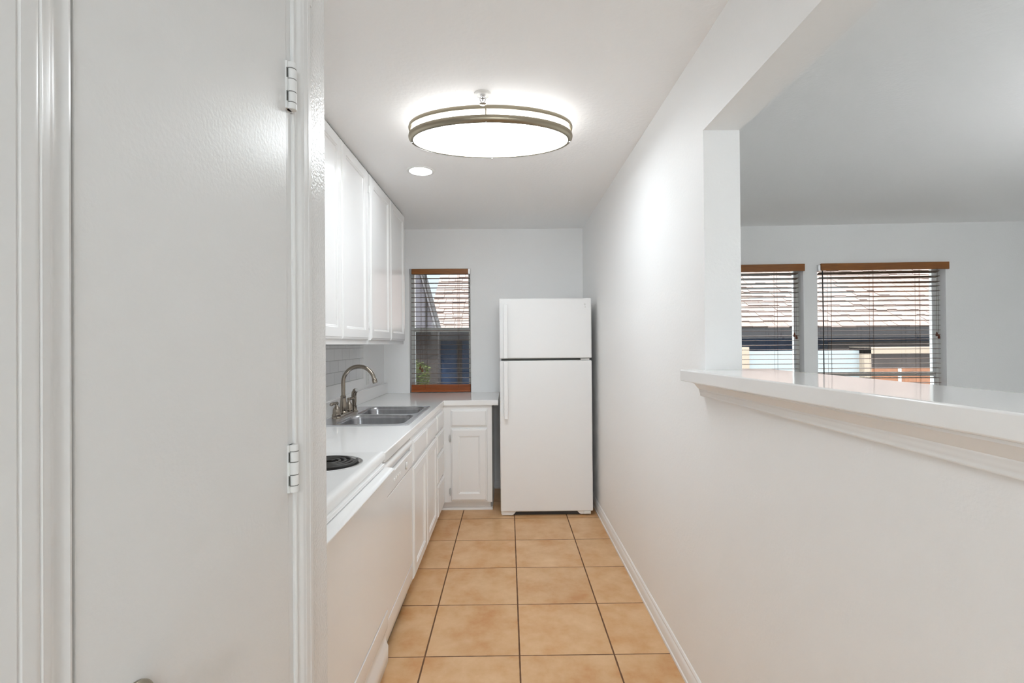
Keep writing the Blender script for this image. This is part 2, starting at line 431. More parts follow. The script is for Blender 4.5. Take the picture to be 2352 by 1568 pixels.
# ------------------------------------------------------------------ upper cabinets
DOOR = [(0.0, 0.009), (0.004, 0.0135), (0.012, 0.0155), (0.014, 0.018), (0.058, 0.018), (0.062, 0.0145), (0.066, 0.0140), (0.071, 0.009)]
DRAW = [(0.0, 0.009), (0.004, 0.0125), (0.010, 0.0140), (0.012, 0.018), (0.016, 0.018)]
def cab_hinge(parent, face, base, u, v):
    mb = MB()
    if face == '+x':
        mb.lathe([(0.004, -0.022), (0.005, -0.02), (0.005, 0.02), (0.004, 0.022)], (base + 0.006, u, v), n=12)
        mb.box(base, base + 0.003, u - 0.010, u + 0.010, v - 0.018, v + 0.018)
    else:
        mb.lathe([(0.004, -0.030), (0.005, -0.028), (0.005, 0.028), (0.004, 0.030)], (u, base - 0.006, v), n=12)
        mb.box(u - 0.010, u + 0.006, base - 0.003, base, v - 0.02, v + 0.02)
    return mb.build('hinge', M['trim'] if face == '+x' else M['grey_plastic'], parent)

UX = -0.855
def upper(y0, y1, doors, label):
    t = thing('upper_cabinet', label, 'cabinet', (XL, (y0 + y1) / 2, 1.338), 'wall cabinets over the sink run')
    mb = MB()
    mb.box(XL + 0.002, UX, y0, y1, 1.362, CZ - 0.009)
    mb.box(XL + 0.002, XL + 0.02, y0, y1, 1.338, 1.362)                  # light rail around the recessed bottom
    mb.box(UX - 0.018, UX, y0, y1, 1.338, 1.362)
    mb.box(XL + 0.02, UX - 0.018, y0, y0 + 0.016, 1.338, 1.362).box(XL + 0.02, UX - 0.018, y1 - 0.016, y1, 1.338, 1.362)
    mb.build('carcass', M['cabinet'], t, smooth=0, bevel=0.001)
    MB().box(XL + 0.002, UX - 0.003, y0 + 0.001, y1 - 0.001, CZ - 0.010, CZ - 0.0005).build('top_shadow_strip', M['gasket'], t, smooth=0)  # dark strip painting the shadow line between cabinet and ceiling
    for a, b, hs in doors:
        d = MB().panel('+x', UX, a, b, 1.364, 2.384, DOOR).build('door', M['cabinet'], t, smooth=0)
        for v in (1.455, 2.29): cab_hinge(d, '+x', UX, a - 0.006 if hs < 0 else b + 0.006, v)
    return t
upper(1.975, 2.917, [(1.985, 2.444, -1), (2.453, 2.908, 1)], 'white two door wall cabinet nearest the camera, above the range end')
upper(2.938, 3.945, [(2.966, 3.458, -1), (3.466, 3.932, 1)], 'white two door wall cabinet next to the kitchen window')

# ------------------------------------------------------------------ base cabinets
BX = -0.523                       # face frame of the left run
CT0, CT1 = 0.846, 0.888
FY = 3.858                        # face frame of the back run
t = thing('base_cabinet', 'white sink base cabinet with two doors between dishwasher and drawers', 'cabinet', (-0.8, 2.99, 0), 'base cabinets')
mb = MB().box(XL + 0.03, BX, 2.562, 2.58, 0.072, CT0).box(XL + 0.03, BX, 3.405, 3.424, 0.072, CT0).box(XL + 0.03, BX, 2.58, 3.405, 0.072, 0.09)
mb.box(BX - 0.018, BX, 2.58, 3.405, 0.09, CT0).box(XL + 0.03, BX - 0.06, 2.562, 3.424, 0, 0.072)
mb.build('carcass', M['cabinet'], t, smooth=0, bevel=0.001)
for a, b in ((2.568, 2.972), (2.988, 3.402)):
    MB().panel('+x', BX, a, b, 0.703, 0.822, DRAW).build('false_front', M['cabinet'], t, smooth=0)
    MB().panel('+x', BX, a, b, 0.090, 0.682, DOOR).build('door', M['cabinet'], t, smooth=0)
t = thing('base_cabinet', 'white four drawer base cabinet in the corner beside the sink cabinet', 'cabinet', (-0.8, 3.64, 0), 'base cabinets')
mb = MB().box(XL + 0.03, BX, 3.426, FY - 0.001, 0.072, CT0).box(XL + 0.03, BX - 0.06, 3.426, FY - 0.001, 0, 0.072)
mb.build('carcass', M['cabinet'], t, smooth=0, bevel=0.001)
for v0, v1 in ((0.703, 0.822), (0.545, 0.685), (0.335, 0.528), (0.090, 0.318)):
    MB().panel('+x', BX, 3.44, 3.775, v0, v1, DRAW).build('drawer', M['cabinet'], t, smooth=0)
t = thing('base_cabinet', 'white single door base cabinet under the window, beside the fridge', 'cabinet', (-0.33, 4.16, 0), 'base cabinets')
mb = MB().box(XL + 0.03, -0.135, FY, YB - 0.002, 0.072, CT0).box(XL + 0.03, -0.150, FY + 0.05, YB - 0.002, 0, 0.072)
mb.build('carcass', M['cabinet'], t, smooth=0, bevel=0.001)
MB().panel('-y', FY, -0.462, -0.172, 0.680, 0.812, DRAW).build('drawer', M['cabinet'], t, smooth=0)
d = MB().panel('-y', FY, -0.461, -0.172, 0.086, 0.663, DOOR).build('door', M['cabinet'], t, smooth=0)
for v in (0.585, 0.160): cab_hinge(d, '-y', FY, -0.470, v)
# shoe moulding at the toe kick of the back cabinet
prof = [(FY + 0.05, 0), (FY + 0.034, 0), (FY + 0.034, 0.006), (FY + 0.039, 0.016), (FY + 0.050, 0.022)]
mb = MB().prism(prof, 'x', -0.60, -0.1345)
mb.prism([(-0.150, 0), (-0.134, 0), (-0.134, 0.006), (-0.139, 0.016), (-0.150, 0.022)], 'y', FY + 0.0365, YB - 0.02)
mb.build('shoe_moulding', M['trim'], t, smooth=20)

# ------------------------------------------------------------------ countertop (L-shaped, sink cut-out) and its splash
SX0, SX1, SY0, SY1 = -1.086, -0.556, 2.655, 3.452       # sink rim
ct = thing('countertop', 'glossy white L-shaped countertop with sink cut-out', 'countertop', (-0.8, 3.3, CT0))
xs = [XL + 0.002, SX0 + 0.015, SX1 - 0.015, -0.513, -0.082]; ys = [2.003, SY0 + 0.015, SY1 - 0.015, 3.838, YB - 0.002]
mb = MB().grid_slab(xs, ys, lambda i, j: (i < 3 and not (i == 1 and j == 1)) or j == 3, CT0, CT1)
mb.build('slab', M['counter'], ct, bevel=0.004, seg=3, smooth=30)
mb = MB().box(XL + 0.002, -1.118, 2.003, YB - 0.002, CT1, 0.985)
mb.build('splash', M['counter'], ct, bevel=0.003, smooth=30)

# ------------------------------------------------------------------ sink
sink = thing('kitchen_sink', 'double bowl stainless steel drop-in sink in the countertop', 'sink', ((SX0 + SX1) / 2, (SY0 + SY1) / 2, CT1))
RZ = CT1 + 0.006
def rrect(x0, x1, y0, y1, r, z, n=6):
    out = []
    for cx, cy, a0 in ((x1 - r, y1 - r, 0), (x0 + r, y1 - r, 90), (x0 + r, y0 + r, 180), (x1 - r, y0 + r, 270)):
        for k in range(n + 1):
            a = math.radians(a0 + 90 * k / n); out.append(Vector((cx + r * math.cos(a), cy + r * math.sin(a), z)))
    return out
bowls = [(-0.978, -0.588, 2.688, 3.035), (-0.978, -0.588, 3.072, 3.420)]
mb = MB(); bm = mb.bm
edges = []
def ring_edges(pts):
    vs = [bm.verts.new(p) for p in pts]
    es = [bm.edges.new((vs[i], vs[(i + 1) % len(vs)])) for i in range(len(vs))]
    edges.extend(es); return vs
ov = ring_edges(rrect(SX0 + 0.006, SX1 - 0.006, SY0 + 0.006, SY1 - 0.006, 0.02, RZ))
for b in bowls: ring_edges(rrect(b[0], b[1], b[2], b[3], 0.06, RZ))
bmesh.ops.triangle_fill(bm, use_beauty=True, use_dissolve=False, edges=edges)
lp = [bm.verts.new(p) for p in rrect(SX0 + 0.002, SX1 - 0.002, SY0 + 0.002, SY1 - 0.002, 0.022, RZ + 0.001)]
lp2 = [bm.verts.new(p) for p in rrect(SX0, SX1, SY0, SY1, 0.024, CT1 + 0.0005)]
n = len(lp)
for i in range(n):
    j = (i + 1) % n
    mb.face([ov[i], ov[j], lp[j], lp[i]]); mb.face([lp[i], lp[j], lp2[j], lp2[i]])
rim = mb.build('rim', M['steel_rim'], sink, smooth=40)
for b in bowls:
    mb = MB(); lps = []
    for ins, z, r in ((0, RZ, 0.06), (0.004, RZ - 0.004, 0.06), (0.006, RZ - 0.02, 0.06), (0.014, RZ - 0.135, 0.06), (0.024, RZ - 0.158, 0.056), (0.045, RZ - 0.168, 0.045), (0.12, RZ - 0.172, 0.03)):
        lps.append(rrect(b[0] + ins, b[1] - ins, b[2] + ins, b[3] - ins, r, z))
    mb.loops(lps, cap0=False, cap1=True)
    bo = mb.build('bowl', M['steel'], sink, smooth=50)
    MB().lathe([(0.042, 0), (0.042, 0.003), (0.034, 0.004), (0.030, 0.001)], ((b[0] + b[1]) / 2, (b[2] + b[3]) / 2, RZ - 0.1715)).build('strainer', M['chrome'], bo)

# ------------------------------------------------------------------ faucet and side sprayer
FX = -1.036
fa = thing('kitchen_faucet', 'aged nickel gooseneck faucet with two lever handles on the sink', 'faucet', (FX, 3.03, RZ))
mb = MB(); mb.loops([rrect(FX - 0.028, FX + 0.028, 2.885, 3.165, 0.027, RZ), rrect(FX - 0.028, FX + 0.028, 2.885, 3.165, 0.027, RZ + 0.010), rrect(FX - 0.022, FX + 0.022, 2.891, 3.159, 0.021, RZ + 0.016)])
mb.build('deck_plate', M['nickel'], fa, smooth=50)
mb = MB().lathe([(0.026, 0.016), (0.026, 0.022), (0.022, 0.028), (0.0235, 0.045), (0.0215, 0.07), (0.0175, 0.10), (0.0165, 0.114), (0.0172, 0.116), (0.0172, 0.122), (0.0135, 0.126)], (FX, 3.03, RZ))
mb.build('spout_base', M['nickel'], fa)
pts = [(FX, 3.03, RZ + 0.12), (FX, 3.03, RZ + 0.17)]
zc, R = 1.100, 0.101
for k in range(0, 25):
    a = PI - (PI * 1.0 - 0.20) * k / 24
    pts.append((FX + R + R * math.cos(a), 3.03 - 0.02 * (1 - math.cos(PI - a)) / 2, zc + R * math.sin(a) * 1.0))
sp = MB().tube(pts, 0.0122, n=20).build('spout', M['nickel'], fa, smooth=60)
e = Vector(pts[-1]); d = (e - Vector(pts[-2])).normalized()
MB().tube([e - d * 0.004, e, e + d * 0.008, e + d * 0.022, e + d * 0.024], [0.0125, 0.0145, 0.0150, 0.0150, 0.012], n=20).build('aerator', M['nickel'], sp, smooth=40)
for hy, sgn in ((2.910, -1), (3.135, 1)):
    mb = MB().lathe([(0.026, 0.014), (0.0265, 0.024), (0.023, 0.028), (0.0225, 0.036), (0.0215, 0.05), (0.018, 0.062), (0.011, 0.072), (0.009, 0.080), (0.011, 0.084), (0.013, 0.090), (0.012, 0.096), (0.006, 0.100)], (FX, hy, RZ))
    h = mb.build('handle', M['nickel'], fa)
    z = RZ + 0.091
    mb = MB().tube([(FX, hy, z), (FX + 0.004 * sgn, hy + sgn * 0.012, z + 0.001), (FX + sgn * 0.012, hy + sgn * 0.034, z + 0.000), (FX + sgn * 0.016, hy + sgn * 0.046, z - 0.003), (FX + sgn * 0.018, hy + sgn * 0.052, z - 0.004)],
                   [0.008, 0.0085, 0.0095, 0.0100, 0.006], n=14)
    mb.build('lever', M['nickel'], h, smooth=60)
sprx, spry = -1.024, 3.205
spr = thing('side_sprayer', 'aged nickel side sprayer standing right of the faucet', 'sprayer', (sprx, spry, RZ))
MB().lathe([(0.024, 0), (0.024, 0.006), (0.018, 0.012), (0.016, 0.034), (0.017, 0.040), (0.014, 0.042)], (sprx, spry, RZ)).build('holder', M['nickel'], spr)
mb = MB().tube([(sprx, spry, RZ + 0.038), (sprx, spry, RZ + 0.07), (sprx - 0.002, spry, RZ + 0.105), (sprx + 0.001, spry - 0.002, RZ + 0.125), (sprx + 0.010, spry - 0.006, RZ + 0.139), (sprx + 0.020, spry - 0.012, RZ + 0.143)],
               [0.0125, 0.0150, 0.0165, 0.0170, 0.0165, 0.0145], n=18)
wand = mb.build('wand', M['nickel'], spr, smooth=60)
MB().tube([(sprx + 0.0195, spry - 0.0118, RZ + 0.1428), (sprx + 0.023, spry - 0.0135, RZ + 0.1442)], [0.0125, 0.0115], n=18).build('spray_face', M['grey_plastic'], wand)

# ------------------------------------------------------------------ wall outlet left of the window
ol = thing('wall_outlet', 'small white wall outlet between tiles and kitchen corner', 'outlet', (XL, 3.94, 1.07))
op = MB().box(XL, XL + 0.005, 3.905, 3.975, 1.013, 1.127).build('cover_plate', M['plastic'], ol, bevel=0.002)
for z in (1.05, 1.09):
    sk = MB().box(XL + 0.004, XL + 0.0065, 3.924, 3.956, z - 0.015, z + 0.015).build('socket', M['plastic'], ol, bevel=0.001, smooth=0)
    mb = MB()
    for y in (3.934, 3.946): mb.box(XL + 0.0062, XL + 0.0068, y - 0.001, y + 0.001, z - 0.004, z + 0.004)
    mb.build('socket_slots', M['gasket'], sk, smooth=0)

# ------------------------------------------------------------------ range
RX = -0.497
rg = thing('electric_range', 'white electric coil range with door lip, at left behind the wall end', 'range', (-0.8, 1.6, 0))
RY0, RY1 = 1.215, 1.975
MB().box(XL + 0.01, RX - 0.02, RY0, RY1, 0.02, 0.855).build('body', M['appliance'], rg, smooth=0, bevel=0.002)
prof = [(XL + 0.01, 0.856), (RX - 0.012, 0.856), (RX - 0.012, 0.862), (-0.516, 0.866), (-0.513, 0.872), (-0.513, 0.884), (-0.516, 0.890), (-0.523, 0.8925), (-0.54, 0.8925), (-0.548, 0.890), (XL + 0.01, 0.890)]
prof = [(XL + 0.01, 0.853), (-0.520, 0.853), (-0.514, 0.857), (-0.513, 0.864), (-0.513, 0.878), (-0.5145, 0.886), (-0.519, 0.8915), (-0.526, 0.8935), (-0.54, 0.8935), (-0.552, 0.8905), (XL + 0.01, 0.8905)]
mb = MB().prism(prof, 'y', RY0 - 0.002, 2.001)
ctop = mb.build('cooktop', M['appliance'], rg, bevel=0.003, smooth=40)
MB().box(XL + 0.012, XL + 0.075, RY0, RY1, 0.8905, 1.06).build('backguard', M['appliance'], rg, bevel=0.006, smooth=40)
MB().box(RX - 0.03, RX - 0.010, RY0, RY1, 0.836, 0.8505).build('manifold_panel', M['appliance'], rg, bevel=0.002, smooth=0)
MB().box(RX - 0.028, RX, RY0 + 0.003, RY1 - 0.002, 0.262, 0.823).build('oven_door', M['appliance'], rg, bevel=0.004, seg=3, smooth=30)
prof = [(RX - 0.014, 0.824), (RX - 0.014, 0.834), (RX + 0.012, 0.834), (RX + 0.024, 0.832), (RX + 0.030, 0.827), (RX + 0.030, 0.821), (RX + 0.026, 0.819), (RX + 0.018, 0.823), (RX, 0.824)]
MB().prism(prof, 'y', RY0 + 0.003, RY1 - 0.004).build('door_lip', M['appliance'], rg, bevel=0.0015, smooth=35)
prof = [(RX - 0.028, 0.03), (RX - 0.012, 0.03), (RX - 0.001, 0.045), (RX, 0.110), (RX - 0.010, 0.135), (RX - 0.012, 0.160), (RX - 0.003, 0.182), (RX, 0.195), (RX, 0.254), (RX - 0.028, 0.254)]
MB().prism(prof, 'y', RY0 + 0.003, RY1 - 0.002).build('storage_drawer', M['appliance'], rg, bevel=0.002, smooth=40)
MB().box(RX - 0.08, RX - 0.04, RY0 + 0.01, RY1 - 0.01, 0.0, 0.03).build('plinth', M['gasket'], rg, smooth=0)
def burner(cx, cy, R):
    z = 0.8905
    mb = MB().lathe([(R, 0.0), (R, 0.003), (R * 0.97, 0.0045), (R * 0.90, 0.003), (R * 0.86, 0.0005), (R * 0.5, 0.0004), (0.004, 0.0004)], (cx, cy, z), n=48)
    bp = mb.build('drip_pan', M['pan'], rg, smooth=50)
    pts = []
    turns = 4 if R > 0.1 else 3
    N = 36 * turns
    for i in range(N + 1):
        a = 2 * PI * i / 36 + 0.4; r = 0.018 + (R * 0.82 - 0.018) * i / N
        pts.append((cx + r * math.cos(a), cy + r * math.sin(a), z + 0.0085))
    MB().tube(pts, 0.0052, n=8).build('coil', M['coil'], bp, smooth=60)
    mb = MB()
    for k in range(3):
        a = 2 * PI * k / 3 + 0.25
        m = Matrix.Translation((cx, cy, z)) @ Matrix.Rotation(a, 4, 'Z')
        mb.box(0.0, R * 0.86, -0.0015, 0.0015, 0.0006, 0.0042, m)
    mb.build('coil_support', M['gap'], bp, smooth=0)
    bowl = MB().lathe([(R * 0.855, 0.0006), (R * 0.855, 0.0009), (0.003, 0.0009)], (cx, cy, z), n=40)
    bowl.build('pan_well', M['coil'], bp, smooth=0)
burner(-0.672, 1.806, 0.122); burner(-0.690, 1.41, 0.098); burner(-0.945, 1.80, 0.098); burner(-0.945, 1.41, 0.122)

# ------------------------------------------------------------------ dishwasher
dw = thing('dishwasher', 'white built-in dishwasher with dial panel between range and sink cabinet', 'dishwasher', (-0.8, 2.28, 0))
QY0, QY1 = 1.982, 2.556; QX = -0.513
MB().box(XL + 0.05, QX - 0.03, QY0, QY1, 0.02, 0.836).build('tub', M['gasket'], dw, smooth=0)
prof = [(QX - 0.03, 0.777), (QX - 0.017, 0.778), (QX - 0.012, 0.790), (QX - 0.003, 0.802), (QX + 0.002, 0.812), (QX + 0.001, 0.824), (QX - 0.006, 0.832), (QX - 0.03, 0.834)]
MB().prism(prof, 'y', QY0, QY1).build('handle_rail', M['appliance'], dw, smooth=50)
pn = MB().box(QX - 0.03, QX + 0.002, QY0, QY1, 0.694, 0.776).build('control_panel', M['appliance'], dw, bevel=0.004, seg=3)
MB().lathe([(0.018, 0), (0.018, 0.003), (0.016, 0.006), (0.014, 0.007)], (QX + 0.002, 2.40, 0.735), axis='x', n=28).build('dial', M['plastic'], pn)
mb = MB().lathe([(0.0205, 0), (0.0205, 0.0008), (0.018, 0.0008)], (QX + 0.0018, 2.40, 0.735), axis='x', n=28)
mb.build('dial_ring', M['gasket'], pn)
mb = MB()
for k in range(4): mb.box(QX + 0.0018, QX + 0.0045, 2.14 + k * 0.035, 2.16 + k * 0.035, 0.728, 0.740)
mb.build('push_buttons', M['plastic'], pn, bevel=0.001)
MB().box(QX - 0.03, QX, QY0, QY1, 0.186, 0.689).build('door_panel', M['appliance'], dw, bevel=0.003, seg=3)
prof = [(QX - 0.04, 0.05), (QX - 0.022, 0.05), (QX - 0.010, 0.075), (QX - 0.003, 0.100), (QX, 0.125), (QX, 0.178), (QX - 0.04, 0.178)]
MB().prism(prof, 'y', QY0, QY1).build('kick_panel', M['appliance'], dw, smooth=40, bevel=0.002)
MB().box(QX - 0.09, QX - 0.06, QY0, QY1, 0, 0.05).build('plinth', M['gasket'], dw, smooth=0)

# ------------------------------------------------------------------ fridge
fr = thing('refrigerator', 'white top freezer refrigerator standing against the back wall', 'refrigerator', (0.29, 4.05, 0))
X0, X1, FYF = -0.067, 0.650, 3.735
MB().box(X0 + 0.006, X1 - 0.006, 3.805, 4.425, 0.035, 1.675).build('cabinet', M['fridge'], fr, bevel=0.004)
MB().box(X0 + 0.012, X1 - 0.012, 3.790, 3.806, 0.06, 1.665).build('gasket', M['gasket'], fr, smooth=0)
MB().box(X0, X1, FYF, 3.790, 1.2205, 1.687).build('freezer_door', M['fridge'], fr, bevel=0.009, seg=4, smooth=35)
MB().box(X0, X1, FYF, 3.790, 0.034, 1.2035).build('fridge_door', M['fridge'], fr, bevel=0.009, seg=4, smooth=35)
def grip(z0, z1, name):
    m = Matrix()
    mb = MB()
    # flat bar standing off the door, joined to it by full-height web near the door edge
    mb.box(-0.034, -0.004, FYF - 0.042, FYF - 0.026, z0, z1)
    mb.box(-0.034, -0.022, FYF - 0.030, FYF + 0.002, z0 + 0.0, z1)
    return mb.build(name, M['fridge'], fr, bevel=0.003, seg=3, smooth=35)
grip(1.2225, 1.640, 'freezer_handle'); grip(0.757, 1.2015, 'fridge_handle')
MB().box(X1 - 0.085, X1 - 0.020, FYF + 0.004, 3.79, 1.2065, 1.2165).build('hinge', M['plastic'], fr, bevel=0.001)
mb = MB().lathe([(0.0075, 0), (0.0075, -0.0012), (0.006, -0.0016)], (X1 - 0.052, FYF, 1.637), axis='y', n=24).lathe([(0.0055, 0), (0.0055, -0.0012), (0.004, -0.0016)], (X1 - 0.049, FYF, 1.617), axis='y', n=24)
mb.build('emblem', M['emblem'], fr)
MB().box(X0 + 0.02, X1 - 0.02, 3.765, 3.80, 0.001, 0.06).build('kick_grille_shade', M['gap'], fr, smooth=0)  # grille in black, brought forward and down to paint the shade under the door
mb = MB()
mb.prism([(X0 + 0.004, 0.036), (X0 + 0.004, 0.014), (X0 + 0.012, 0.005), (X0 + 0.090, 0.005), (X0 + 0.100, 0.010), (X0 + 0.122, 0.036)], 'y', 3.745, 3.80)
mb.build('foot_cover', M['fridge'], fr, bevel=0.002)
mb = MB().prism([(X1 - 0.018, 0.036), (X1 - 0.018, 0.012), (X1 - 0.09, 0.009), (X1 - 0.105, 0.014), (X1 - 0.125, 0.036)], 'y', 3.745, 3.80)
mb.build('foot_cover', M['fridge'], fr, bevel=0.002)
MB().box(X1 - 0.072, X1 - 0.018, 3.738, 3.76, 0.012, 0.033).build('lower_hinge', M['plastic'], fr, bevel=0.002)
for x in (X0 + 0.04, X1 - 0.05):
    MB().lathe([(0.014, 0), (0.014, 0.012), (0.006, 0.013), (0.006, 0.04)], (x, 3.79, 0)).build('levelling_foot', M['gap'], fr)

# ------------------------------------------------------------------ bar top at the pass-through with its moulding
bar = thing('bar_countertop', 'glossy white bar top on the half wall of the pass-through', 'countertop', (0.78, 1.0, BZ0))
def quad_slab(pts, z0, z1):
    mb = MB(); mb.loops([[Vector((x, y, z0)) for x, y in pts], [Vector((x, y, z1)) for x, y in pts]]); return mb
fx = lambda y: 0.624 + (1.745 - max(y, 0.70)) * 0.0515
mb = quad_slab([(fx(1.745), 1.745), (XR - 0.002, 1.745), (XR - 0.002, JY - 0.002), (XR2 + 0.002, JY - 0.002), (XR2 + 0.002, 1.745), (0.945, 1.745), (0.945, OY + 0.002), (fx(OY), OY + 0.002), (fx(0.7), 0.70)], BZ0, 1.236)
mb.build('slab', M['counter'], bar, bevel=0.004, seg=3, smooth=30)
prof = [(0.0, 0.0), (-1.0, 0.0), (-1.0, -0.10), (-0.86, -0.17), (-0.62, -0.42), (-0.50, -0.50), (-0.52, -0.56), (-0.44, -0.62), (-0.46, -0.70), (-0.40, -0.80), (-0.36, -0.88), (-0.40, -0.94), (-0.34, -1.0), (0.0, -1.0)]
mb = MB(); lps = []
for y in (1.712, 0.70, OY + 0.01):
    w = min(0.042, XR - fx(y) - 0.006)
    lps.append([Vector((XR - 0.001 + p * w, y, BZ0 + q * 0.052)) for p, q in prof])
mb.loops(lps)
mb.build('crown_moulding', M['trim'], bar, smooth=30)

# ------------------------------------------------------------------ ceiling lights and sprinkler
LX, LY = -0.076, 2.3165; LA, LB = 0.3925, 0.2175
lamp = thing('ceiling_lamp', 'large lit oval ceiling lamp with two brushed nickel bands', 'lamp', (LX, LY, CZ))
def ell_loft(prof, n=96):
    mb = MB()
    mb.loops([[Vector((LX + (LA - i) * math.cos(2 * PI * k / n), LY + (LB - i) * math.sin(2 * PI * k / n), z)) for k in range(n)] for i, z in prof])
    return mb
def ell_ring(prof, n=96):
    mb = MB(); L = []
    for i, z in prof:
        L.append([mb.bm.verts.new((LX + (LA - i) * math.cos(2 * PI * k / n), LY + (LB - i) * math.sin(2 * PI * k / n), z)) for k in range(n)])
    m = len(L)
    for a in range(m):
        b = (a + 1) % m
        for k in range(n):
            j = (k + 1) % n; mb.face([L[a][k], L[a][j], L[b][j], L[b][k]])
    return mb
ell_loft([(0.022, CZ - 0.0005), (0.022, CZ - 0.014), (0.03, CZ - 0.016)]).build('backplate', M['plastic'], lamp, smooth=40)
dif = ell_loft([(0.024, CZ - 0.016), (0.013, CZ - 0.020), (0.013, 2.322), (0.016, 2.316), (0.030, 2.312), (0.10, 2.308), (0.20, 2.306)]).build('diffuser', M['diffuser'], lamp, smooth=40)
dif.data.materials.append(M['diffuser_side'])
for f in dif.data.polygons:
    if min(dif.data.vertices[v].co.z for v in f.vertices) > 2.3215 - CZ: f.material_index = 1
ell_ring([(0.010, 2.381), (0.0, 2.380), (-0.002, 2.371), (0.0, 2.362), (0.010, 2.361)]).build('upper_band', M['ring'], lamp, smooth=40)
lb = ell_ring([(0.010, 2.338), (0.0, 2.337), (-0.002, 2.328), (0.0, 2.318), (0.006, 2.311), (0.017, 2.3085), (0.021, 2.3095), (0.018, 2.316)]).build('lower_band', M['ring'], lamp, smooth=40)
for a in (0, 90, 180, 268):
    a = math.radians(a); x, y = LX + (LA - 0.004) * math.cos(a), LY + (LB - 0.004) * math.sin(a)
    MB().tube([(x, y, 2.362), (x, y, 2.337)], 0.0032, n=10).build('post', M['ring'], lamp)
    x, y = LX + (LA - 0.011) * math.cos(a), LY + (LB - 0.011) * math.sin(a)
    MB().ball((x, y, 2.3075), 0.0048, 12).build('screw', M['chrome'], lb)
dl = thing('recessed_downlight', 'small round lit recessed downlight left of the oval lamp', 'downlight', (-0.53, 2.965, CZ))
def disc_ring(c, ro, ri, z0, z1, n=48):
    mb = MB(); L = []
    for r, z in ((ro, z0), (ro - 0.003, z1), (ri + 0.004, z1), (ri, z0 - 0.0005)):
        L.append([mb.bm.verts.new((c[0] + r * math.cos(2 * PI * k / n), c[1] + r * math.sin(2 * PI * k / n), z)) for k in range(n)])
    for a in range(4):
        b = (a + 1) % 4
        for k in range(n):
            j = (k + 1) % n; mb.face([L[a][k], L[a][j], L[b][j], L[b][k]])
    return mb
disc_ring((-0.53, 2.965), 0.086, 0.066, CZ, CZ - 0.005).build('trim_ring', M['plastic'], dl, smooth=40)
MB().lathe([(0.0665, 0.0), (0.0665, -0.002), (0.05, -0.003)], (-0.53, 2.965, CZ), n=48).build('lens', M['led'], dl)
SXX, SYY = -0.100, 2.056
sk = thing('fire_sprinkler', 'small chrome and white ceiling sprinkler just in front of the oval lamp', 'sprinkler', (SXX, SYY, CZ))
MB().lathe([(0.037, 0.0), (0.037, -0.003), (0.034, -0.006), (0.028, -0.008), (0.026, -0.006), (0.020, -0.005), (0.012, -0.005)], (SXX, SYY, CZ), n=40).build('escutcheon', M['plastic'], sk)
mb = MB().lathe([(0.012, -0.005), (0.012, -0.012), (0.009, -0.014), (0.009, -0.017)], (SXX, SYY, CZ), n=20)
for s in (-1, 1):
    mb.tube([(SXX + s * 0.009, SYY, CZ - 0.013), (SXX + s * 0.012, SYY, CZ - 0.020), (SXX + s * 0.0115, SYY, CZ - 0.028), (SXX + s * 0.005, SYY, CZ - 0.037), (SXX, SYY, CZ - 0.040)], 0.0026, n=8)
mb.build('frame', M['chrome'], sk, smooth=50)
MB().tube([(SXX, SYY, CZ - 0.016), (SXX, SYY, CZ - 0.030)], 0.0025, n=8).build('bulb', M['gasket'], sk)
mb = MB().lathe([(0.004, -0.038), (0.006, -0.041), (0.0150, -0.0425), (0.0150, -0.044), (0.004, -0.0455)], (SXX, SYY, CZ), n=24)
mb.build('deflector', M['chrome'], sk)

# ------------------------------------------------------------------ windows
def window(name, label, x0, x1, z0, z1, y, rail, frame, screen=False, fw=0.026):
    """sash window: outer frame (root), two sashes with a meeting rail and panes"""
    mb = MB()
    mb.box(x0, x0 + fw, y - 0.03, y + 0.04, z0, z1).box(x1 - fw, x1, y - 0.03, y + 0.04, z0, z1)
    mb.box(x0 + fw, x1 - fw, y - 0.03, y + 0.04, z1 - fw, z1).box(x0 + fw, x1 - fw, y - 0.03, y + 0.04, z0, z0 + fw * 1.6)
    w = mb.build(name, M['vinyl'], frame=frame, bevel=0.002, smooth=0)
    struct(w, label, 'window')
    r = MB().box(x0 + fw, x1 - fw, y - 0.022, y + 0.012, rail - 0.016, rail + 0.018).box(x0 + fw, x1 - fw, y - 0.022, y + 0.0, rail + 0.018, rail + 0.022)
    r.build('meeting_rail', M['vinyl'], w, bevel=0.002, smooth=0)
    MB().box(x0 + fw, x1 - fw, y + 0.004, y + 0.008, rail + 0.018, z1 - fw).build('pane', M['glass'], w, smooth=0)
    MB().box(x0 + fw, x1 - fw, y - 0.010, y - 0.006, z0 + fw * 1.6, rail - 0.016).build('pane', M['glass'], w, smooth=0)
    if screen:
        MB().box(x0 + fw, x1 - fw, y + 0.030, y + 0.031, z0 + fw * 1.6, rail - 0.010).build('insect_screen', M['screen'], w, smooth=0)
    return w
window('window_1', 'narrow sash window in the kitchen back wall above the counter', KX0, KX1, KZ0 + 0.0, KZ1, YB + 0.125, 1.470, W0, screen=True)
window('window_2', 'living room window partly hidden behind the pass-through jamb', W2[0], W2[1], WZ0, WZ1, 0.115, 1.025, LR)
window('window_3', 'wide living room window at the right', W3[0], W3[1], WZ0, WZ1, 0.115, 1.025, LR)

